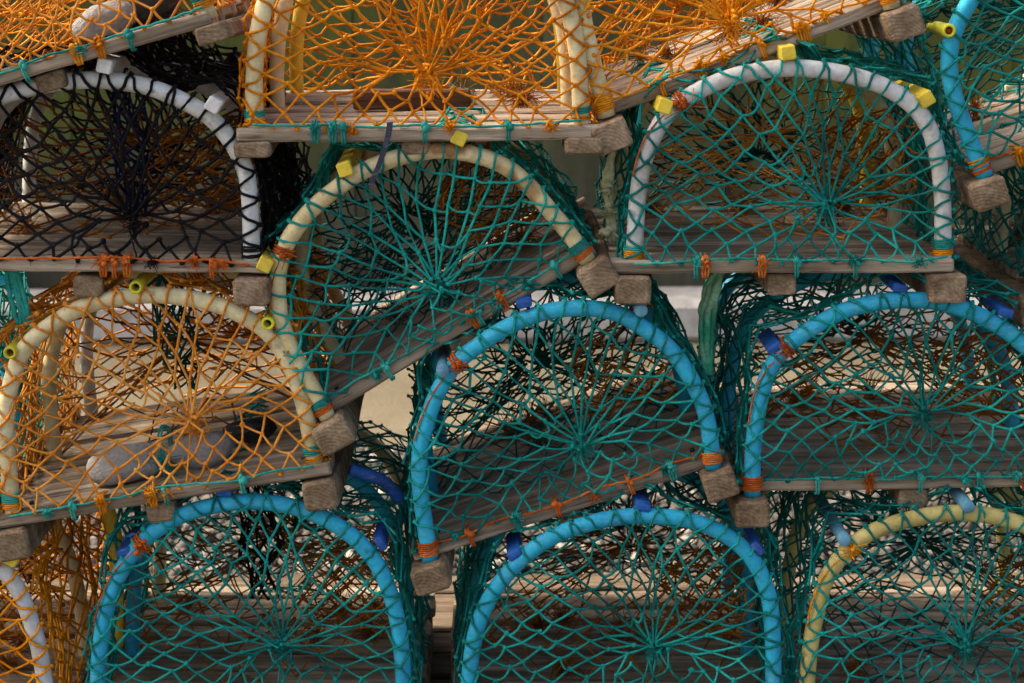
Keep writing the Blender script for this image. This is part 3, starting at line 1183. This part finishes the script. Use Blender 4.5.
# hoops as seen, left foot to right foot
P_L = [(97, 722), (100, 650), (112, 592), (138, 547), (180, 516), (237, 502), (290, 506), (338, 526), (373, 558), (393, 602), (402, 655), (405, 722)]
P_M = [(468, 722), (469, 680), (478, 625), (502, 580), (545, 541), (598, 521), (650, 516), (702, 524), (744, 549), (767, 590), (773, 645), (773, 722)]
P_N = [(806, 722), (808, 670), (815, 620), (830, 572), (865, 536), (915, 518), (965, 513), (1012, 521), (1055, 542), (1090, 582), (1107, 640), (1110, 722)]
P_K = [(-265, 722), (-262, 640), (-245, 580), (-200, 545), (-140, 530), (-80, 533), (-25, 552), (12, 580), (34, 630), (45, 683), (48, 722)]
P_I = [(431, 562), (425, 525), (420, 485), (420, 451), (426, 425), (437, 394), (456, 364), (483, 342), (513, 324), (546, 312), (582, 308), (616, 313), (648, 331), (671, 350), (690, 377), (704, 408), (710, 438), (714, 470)]
P_J = [(752, 498), (753, 453), (756, 423), (762, 392), (773, 364), (792, 342), (820, 323), (846, 310), (874, 303), (902, 300), (931, 301), (957, 307), (984, 318), (1012, 335), (1040, 362), (1060, 400), (1069, 450), (1072, 492)]
P_G = [(633, 262), (635, 238), (637, 206), (641, 174), (649, 147), (665, 117), (691, 95), (726, 79), (758, 71), (790, 68), (821, 70), (853, 76), (885, 87), (912, 105), (929, 128), (938, 159), (942, 190), (943, 222), (943, 259)]
P_F = [(332, 424), (313, 389), (298, 362), (283, 327), (278, 297), (279, 268), (287, 243), (297, 227), (312, 209), (337, 188), (363, 171), (390, 160), (416, 153), (443, 150), (476, 155), (506, 167), (529, 186), (552, 213), (571, 236), (588, 261)]
P_H = [(13, 512), (10, 482), (7, 448), (6, 414), (12, 380), (25, 348), (51, 325), (85, 306), (119, 298), (153, 295), (187, 298), (221, 306), (255, 323), (276, 342), (293, 372), (304, 406), (313, 452), (315, 464)]
P_C = [(255, 126), (254, 88), (256, 50), (261, 20), (270, -10), (290, -42), (335, -68), (415, -80), (495, -70), (540, -42), (562, -6), (572, 23), (577, 50), (580, 84), (581, 122)]
P_D = [(609, 122), (598, 84), (590, 50), (584, 23), (581, -10), (590, -50), (618, -95), (665, -128), (725, -142), (790, -135), (838, -108), (868, -65), (886, -20), (895, 18)]
P_E = [(986, 181), (977, 157), (964, 125), (954, 95), (949, 66), (952, 39), (963, 13), (985, -18), (1025, -50), (1080, -72), (1140, -74), (1195, -50), (1235, -5), (1255, 45), (1268, 88)]
P_B = [(-65, 256), (-64, 210), (-60, 165), (-48, 132), (-25, 108), (4, 95), (30, 88), (61, 82), (91, 80), (122, 82), (152, 88), (179, 99), (206, 114), (228, 137), (243, 164), (249, 190), (251, 228), (252, 260)]

make_creel('black netted lobster creel with white hoop at the left edge', 'black', 'hoop_white', P_B, ((-65, 256), (252, 260)), (131, 221),
           net2='rust', rods=((106, 66), (215, 105), (-20, 90)), rod_kind='square', rod_mat='cap_white', cord='cord_orange', cord2='cord_orange', binds=('black', 'black'),
           bag=(0.02, 0.20, 'navy'), y0=0.0, layers=3, net_r=0.0021)
make_creel('level orange netted lobster creel with cream hoop at the top, between two tilted orange ones', 'orange', 'hoop_cream', P_C, ((255, 126), (581, 122)), (428, 76),
           net2='orange', rods=(), cord='teal_bright', cord2='teal_bright', binds=('teal_bright', 'orange'), mid_hoop='hoop_cream', back_hoop='hoop_gold', y0=0.0, inner=False, ramp_net=False, block_h=0.022)
make_creel('tilted orange netted lobster creel resting on the white hooped teal one', 'orange', 'hoop_cream', P_D, ((609, 116), (893, 8)), (733, 24),
           net2='orange', rods=(), cord='orange', cord2='orange', binds=('orange', 'orange'), y0=0.01, ext=(0.012, 0.02), leg_over=True, ramp_net=False)
make_creel('tilted lobster creel with orange net over grey stones in the top left corner', 'orange_pale', 'hoop_cream', canonical((-110, 104), (207, 10), 190), ((-110, 104), (207, 10)), (40, -30),
           net2='orange', rods=(), cord='teal_bright', cord2='orange', binds=('teal_bright', 'orange'), y0=-0.01, ext=(0.02, 0.004), block_h=0.027)
make_creel('tilted lobster creel with teal net and blue hoop in the top right corner', 'teal', 'hoop_blue', P_E, ((984, 177), (1268, 88)), (1125, 40),
           net2='teal_dark', ramp_net=False, rod_len=0.1, rods=((946, 30, 'tube', 'tube_yellow'),), cord='cord_orange', cord2='orange', binds=('orange', 'cord_orange'), y0=0.0, ext=(0.012, 0.02), leg_over=True, mid_hoop='hoop_blue')
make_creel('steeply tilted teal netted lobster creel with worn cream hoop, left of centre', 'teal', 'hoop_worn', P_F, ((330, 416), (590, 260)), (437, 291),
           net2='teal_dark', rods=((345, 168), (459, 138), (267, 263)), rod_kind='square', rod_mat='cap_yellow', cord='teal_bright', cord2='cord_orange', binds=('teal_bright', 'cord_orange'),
           ties=((283, 255, 'cord_orange'),), layers=1, y0=0.0, ext=(0.012, 0.012), leg_over=True)
make_creel('level lobster creel with teal net, white hoop and square yellow rod ends, right of centre', 'teal', 'hoop_white', P_G, ((633, 260), (943, 257)), (831, 210),
           net2='orange_pale', rods=((664, 105), (787, 53), (923, 99)), rod_kind='square', rod_mat='cap_yellow', cord='teal_bright', cord2='cord_orange', binds=('teal_bright', 'orange'),
           ties=((682, 101, 'cord_orange'),), mid_hoop='hoop_cream', back_hoop='hoop_gold', y0=0.0, ext=(0.034, 0.014))
make_creel('orange netted lobster creel with cream hoop holding two grey stones at the left', 'orange_pale', 'hoop_cream', P_H, ((13, 510), (315, 462)), (190, 425),
           net2='rust', rods=((138, 285), (13, 350), (269, 321)), rod_kind='tube', rod_mat='tube_yellow', cord='teal_bright', cord2='orange', binds=('teal_bright', 'orange'),
           mid_hoop='hoop_cream', back_hoop='hoop_white', bag=(0.02, 0.17, 'teal_dark'), y0=0.0, seaweed=False, ramp_net=False, layers=1)
make_creel('tilted lobster creel with teal net and blue hoop in the middle of the pile', 'teal', 'hoop_blue', P_I, ((431, 560), (714, 468)), (582, 449),
           net2='teal_dark', rods=((524, 303, 'flat', 'cap_blue'), (443, 368, 'round', 'rod_sky'), (640, 308, 'round', 'rod_sky')), cord='cord_orange', cord2='teal_bright', binds=('cord_orange', 'cord_orange'),
           ties=((455, 366, 'cord_orange'),), mid_hoop='hoop_blue', y0=0.0, ext=(0.02, 0.02), leg_over=True, ramp_net=True)
make_creel('level teal netted creel with blue hoop at the right edge, below the white hooped one', 'teal', 'hoop_blue', P_J, ((752, 495), (1072, 489)), (928, 416),
           net2='rust', rods=((774, 347, 'flat', 'cap_blue'), (899, 288, 'flat', 'cap_blue'), (1005, 312, 'flat', 'cap_blue')), cord='teal_bright', cord2='cord_orange', binds=('cord_orange', 'cord_orange'),
           ties=((784, 350, 'cord_orange'),), y0=0.0, ext=(0.016, 0.02), leg_over=True, layers=1, mid_hoop='hoop_blue')
make_creel('lobster creel with orange net and white hoop in the bottom left corner', 'orange', 'hoop_white', P_K, ((-265, 722), (48, 722)), (-108, 655),
           net2='orange', rods=((14, 556),), rod_kind='square', rod_mat='cap_yellow', cord='teal_bright', cord2='orange', mid_hoop='hoop_cream', back_hoop='hoop_gold')
make_creel('left one of the two blue hooped teal creels in the bottom row', 'teal', 'hoop_blue', P_L, ((97, 720), (405, 720)), (279, 652),
           net2='rust', rods=((380, 542, 'flat', 'cap_blue'), (126, 551, 'flat', 'cap_blue'), (225, 491, 'flat', 'cap_blue')), cord='cord_orange', cord2='cord_orange', binds=('cord_orange', 'cord_orange'),
           ties=((140, 546, 'cord_orange'),), bag=(-0.005, 0.2, 'black'), mid_hoop='hoop_blue', back_hoop='hoop_cream')
make_creel('right one of the two blue hooped teal creels in the bottom row', 'teal', 'hoop_blue', P_M, ((468, 720), (773, 720)), (655, 652),
           net2='rust', rods=((515, 553, 'flat', 'cap_blue'), (642, 506, 'flat', 'cap_blue'), (757, 547, 'flat', 'cap_blue')), cord='cord_orange', cord2='orange', binds=('cord_orange', 'cord_orange'))
make_creel('lobster creel with teal net and yellowish hoop in the bottom right corner', 'teal', 'hoop_yellow', P_N, ((806, 720), (1110, 720)), (968, 651),
           net2='teal_dark', rods=((842, 536), (965, 503)), rod_kind='round', rod_mat='rod_sky', cord='cord_orange', cord2='teal_bright', ties=((855, 543, 'orange'),))
make_creel('teal netted creel of which only the left side shows at the right edge', 'teal', 'hoop_cream', canonical((1046, 284), (1356, 284), 185), ((1046, 284), (1356, 284)), (1200, 230),
           net2='teal_dark', rods=((1052, 160, 'flat', 'cap_blue'),), y0=0.0, ext=(0.0, 0.02))
make_creel('teal netted creel of which only a corner shows at the left edge', 'teal', 'hoop_blue', canonical((-345, 500), (-26, 500), 185), ((-345, 500), (-26, 500)), (-180, 440),
           net2='teal_dark', rods=((-40, 320, 'flat', 'cap_blue'),), y0=0.0)


# ------------------------------------------------------------------ loose things
def lump(name, size, m, seed=0, flat=0.0, amp=0.17):
    rs = np.random.RandomState(seed)
    v, f = ICO3
    ks = rs.normal(0, 1, (7, 3)) * 2.0
    ph = rs.uniform(0, 6, 7)
    d = 1 + amp * np.mean([np.sin(v @ k_ + p_) for k_, p_ in zip(ks, ph)], axis=0) * 2.2
    p = v * d[:, None] * np.array(size)
    lo = -size[2] * 0.82
    p[:, 2] = np.maximum(p[:, 2], lo)
    p[:, 2] -= p[:, 2].min()
    mb = MB()
    mb.add(p, tris=f)
    return mb.mesh(name, m)


def creel_at(i):
    return CREELS[i]


def put(obj_mesh, name, creel_i, x, y, z, rz, label, cat, group=None):
    """set a loose thing down inside creel i, at its local x, y, z"""
    root, H, loc, R_, o = CREELS[creel_i]
    ob = link(name, obj_mesh)
    ob.location = o + R_ @ Vector((x, y, z))
    ob.rotation_euler = (R_ @ Euler((0, 0, rz)).to_matrix()).to_euler()
    tag(ob, label, cat, group)
    return ob


put(lump('stone', (0.056, 0.036, 0.026), M['stone'], 3), 'stone', 7, -0.055, 0.068, 0.003, 0.1, 'rounded grey stone, left of the two lying behind orange net', 'stone')
put(lump('stone', (0.052, 0.036, 0.027), M['stone'], 5), 'stone', 7, 0.052, 0.078, 0.003, -0.15, 'rounded grey stone, right of the two lying behind orange net', 'stone')
put(lump('rubber_float', (0.040, 0.024, 0.020), M['rubber'], 8), 'rubber_float', 7, 0.105, 0.17, 0.003, 0.1, 'black rubber lump behind the two grey stones', 'float')
put(lump('stone', (0.048, 0.03, 0.026), M['stone'], 12), 'stone', 3, 0.07, 0.10, 0.003, 0.1, 'grey stone beside the black lump behind orange net in the top left corner', 'stone')
put(lump('rubber_float', (0.05, 0.03, 0.03), M['rubber'], 14), 'rubber_float', 3, 0.13, 0.13, 0.003, 0.1, 'black rubber lump behind orange net in the top left corner', 'float')
mb = MB()
sweep_box(mb, 0.17, 0.035, 0.028, 0, 0.003, 10, 0.002)
put(mb.mesh('wood_batten', M['wood_brown'], False), 'wood_batten', 1, -0.10, 0.20, 0.030, 0.05, 'dark brown batten lying on the boards inside the top level orange creel', 'batten')
# cord tied round the pair of stones
mb = MB()
for q in range(2):
    an = np.linspace(0, 2 * math.pi, 9)
    rope(mb, [(0.004 * q + 0.002 * math.sin(t * 2), 0.037 * math.cos(t), 0.032 + 0.037 * math.sin(t)) for t in an], 0.0016, 30, 5, 0.0004)
tuft(mb, (0, -0.038, 0.03), 18, 0.03, 0.0009, 0.004, 1.2)
put(mb.mesh('twine', M['teal_bright']), 'twine', 7, -0.002, 0.072, 0.0, 0.0, 'short pale teal twine hanging between the two grey stones', 'twine')

# dark cable tie hanging from the level orange creel's board over the worn cream hoop
root, H, loc, R_, o = CREELS[1]
pp = [loc(391, 120), loc(389, 135), loc(381, 160), loc(372, 182)]
mb = MB()
line = spline(np.array([(p[0], -0.031 - 0.004 * i, p[1]) for i, p in enumerate(pp)]), 10)
w_ = np.array([0.0042, 0, 0.001])
t_ = np.array([0, 0.0011, 0])
vs = []
for p in line:
    vs += [p - w_ - t_, p + w_ - t_, p + w_ + t_, p - w_ + t_]
qd = [(i * 4 + j, i * 4 + (j + 1) % 4, i * 4 + 4 + (j + 1) % 4, i * 4 + 4 + j) for i in range(9) for j in range(4)]
mb.add(vs, quads=qd, ngons=[[3, 2, 1, 0], [36, 37, 38, 39]])
ct = link('cable_tie', mb.mesh('cable_tie', M['tie'], False))
ct.location = o
ct.rotation_euler = R_.to_euler()
tag(ct, 'dark navy strap hanging from the top level orange creel over the worn cream hoop', 'strap')

# pale green rope bundle hanging down the left side of the right hand blue hooped creel
root, H, loc, R_, o = CREELS[9]
mb = MB()
for q in range(6):
    x0 = H[0, 0] - 0.034
    pts = [(x0 + 0.006 + RNG.normal(0, .006), 0.13 + RNG.normal(0, .012), 0.30), (x0 - 0.012 + RNG.normal(0, .006), 0.12 + RNG.normal(0, .012), 0.25),
           (x0 - 0.022 + RNG.normal(0, .005), 0.12 + RNG.normal(0, .012), 0.20), (x0 - 0.016 + RNG.normal(0, .005), 0.12 + RNG.normal(0, .012), 0.13)]
    rope(mb, pts, 0.0052, 22, 6, 0.0008)
rb = link('rope_bundle', mb.mesh('rope_bundle', M['green_pale']))
rb.location = o
rb.rotation_euler = R_.to_euler()
tag(rb, 'pale green rope bundle hanging beside the netted side of the right hand blue hooped creel', 'rope')
# knotted rope at the left side of the white hooped creel
root, H, loc, R_, o = CREELS[6]
mb = MB()
x0 = H[0, 0] - 0.022
for q in range(3):
    rope(mb, [(x0 + RNG.normal(0, .003), 0.07, 0.15), (x0 - 0.008 + RNG.normal(0, .004), 0.07, 0.10), (x0 - 0.004 + RNG.normal(0, .004), 0.07, 0.05), (x0 + RNG.normal(0, .003), 0.07, 0.015)], 0.004, 22, 6, 0.0008)
for q in range(3):
    tuft(mb, (x0 - 0.006, 0.07, 0.03 + 0.03 * q), 30, 0.02, 0.001, 0.008)
rb = link('knotted_rope', mb.mesh('knotted_rope', M['rope_cream']))
rb.location = o
rb.rotation_euler = R_.to_euler()
tag(rb, 'pale knotted rope with frayed green knots beside the left leg of the white hooped creel', 'rope')
# curved blue strap over the shoulder of the bottom left blue creel
root, H, loc, R_, o = CREELS[11]
a0, a1, a2 = loc(348, 470), loc(380, 486), loc(399, 512)
mb = MB()
rope(mb, [(a0[0], 0.04, a0[1] - 0.01), (a1[0], 0.05, a1[1] - 0.006), (a2[0] - .002, 0.07, a2[1])], 0.009, 30, 10)
rb = link('blue_bar', mb.mesh('blue_bar', M['cap_blue']))
rb.location = o
rb.rotation_euler = R_.to_euler()
tag(rb, 'blue plastic bar over the shoulder of the left blue hooped creel in the bottom row', 'bar')

# yellow pipe end behind the bottom left creel
root, H, loc, R_, o = CREELS[10]
mb = MB()
xr_ = H[-1, 0]
rope(mb, [(xr_ + 0.050, 0.18, 0.335), (xr_ + 0.056, 0.18, 0.29), (xr_ + 0.068, 0.18, 0.24), (xr_ + 0.072, 0.18, 0.20), (xr_ + 0.068, 0.18, 0.05)], 0.0105, 24, 12)
rb = link('yellow_pipe', mb.mesh('yellow_pipe', M['hoop_gold']))
rb.location = o
rb.rotation_euler = R_.to_euler()
tag(rb, 'short curved yellow pipe standing between the bottom left orange creel and the blue hooped one', 'pipe')
# flat folded teal webbing hanging at the left edge
root, H, loc, R_, o = CREELS[15]
mb = MB()
for q in range(5):
    pa, pb = loc(3 + q * 2.5, 272), loc(15 + q * 3.2, 322)
    rope(mb, [(pa[0], 0.02, pa[1]), ((pa[0] + pb[0]) / 2 + RNG.normal(0, .002), 0.018, (pa[1] + pb[1]) / 2), (pb[0], 0.02, pb[1] + RNG.normal(0, .006))], 0.0034, 16, 6, 0.0005)
rb = link('rope_bundle', mb.mesh('rope_bundle', M['teal_bright']))
rb.location = o
rb.rotation_euler = R_.to_euler()
tag(rb, 'bright teal rope strands hanging at the left edge above the orange creel with stones', 'rope')

# ------------------------------------------------------------------ setting: ground, deck, kerb, wall
mb = MB()
mb.add([(-60, -30, 0), (60, -30, 0), (60, 90, 0), (-60, 90, 0)], quads=[(0, 1, 2, 3)])
tag(link('ground', mb.mesh('ground', M['ground'], False)), kind='structure')
mb = MB()
n = 60
xs = np.linspace(-6, 6, n)
va = [(x, -3.5, 0.004) for x in xs] + [(x, 1.95 + 0.06 * math.sin(x * 3) + RNG.uniform(-.05, .05), 0.004) for x in xs]
mb.add(va, quads=[(i, i + 1, n + i + 1, n + i) for i in range(n - 1)])
tag(link('gravel_ground', mb.mesh('gravel_ground', M['gravel'], False)), kind='structure')
mb = MB()
npb = 9000
px_ = RNG.uniform(-1.7, 1.7, npb)
py_ = RNG.uniform(0.85, 2.05, npb)
C = np.stack([px_, py_, RNG.uniform(0.002, 0.012, npb)], -1)
blobs(mb, C, 0.013, False, 0.5)
tag(link('pebbles', mb.mesh('pebbles', M['pebble'])), kind='stuff')

# low timber deck under the bottom row: planks on three joists
zb = min(c[4].z for c in CREELS) - 0.019 - 0.046
deck = bpy.data.objects.new('timber_deck', None)
COL.objects.link(deck)
deck.location = (0, 0, 0)
tag(deck, 'low deck of weathered planks under the bottom row of creels', 'deck')
y = -0.16
while y < 0.80:
    w = RNG.uniform(0.085, 0.105)
    for x0, x1 in ((-1.35, -0.32), (-0.315, 0.55), (0.555, 1.45)):
        mb = MB()
        sweep_box(mb, x1 - x0 - 0.004, w, 0.022, 0, 0.003, 14, 0.002)
        link('plank', mb.mesh('plank', M['wood_deck'], False), deck, (x0, y + w / 2, zb + RNG.uniform(-0.002, 0.0)))
    y += w + RNG.uniform(0.008, 0.016)
for x in (-1.2, -0.4, 0.4, 1.2):
    mb = MB()
    sweep_box(mb, 0.98, 0.06, max(zb - 0.026, 0.02), 1, 0.003, 3, 0.001)
    link('joist', mb.mesh('joist', M['wood_deck'], False), deck, (x, -0.16, zb - 0.026))


def box(x0, x1, y0_, y1, z0, z1, ch, nx, name, m, parent=None):
    mb_ = MB()
    sweep_box(mb_, x1 - x0, y1 - y0_, z1 - z0, 0, ch, nx, 0.002)
    return link(name, mb_.mesh(name, m, False), parent, (x0, (y0_ + y1) / 2, z1))


kb = bpy.data.objects.new('kerb', None)
COL.objects.link(kb)
kb.location = (0, 3.45, 0)
tag(kb, 'long pale concrete kerb on the ground behind the pile of creels', 'kerb')
x = -6.0
while x < 6:
    o_ = box(x, x + 1.19, 3.30, 3.58, 0.0, 0.13, 0.02, 6, 'kerb_block', M['kerb'])
    o_.parent = kb
    o_.location.y -= 3.45
    x += 1.2
wl = bpy.data.objects.new('concrete_wall', None)
COL.objects.link(wl)
wl.location = (0, 3.66, 0)
tag(wl, 'algae stained concrete wall out of focus behind the creels', 'wall')
x = -7.0
i = 0
while x < 7:
    o_ = box(x, x + 0.297, 4.60 + 0.006 * (i % 3), 4.9, 0.0, 2.3, 0.004, 3, 'wall_panel', M['wall'])
    o_.parent = wl
    o_.location = (x, 0.15 + 0.003 * (i % 3), 2.3)
    x += 0.3
    i += 1
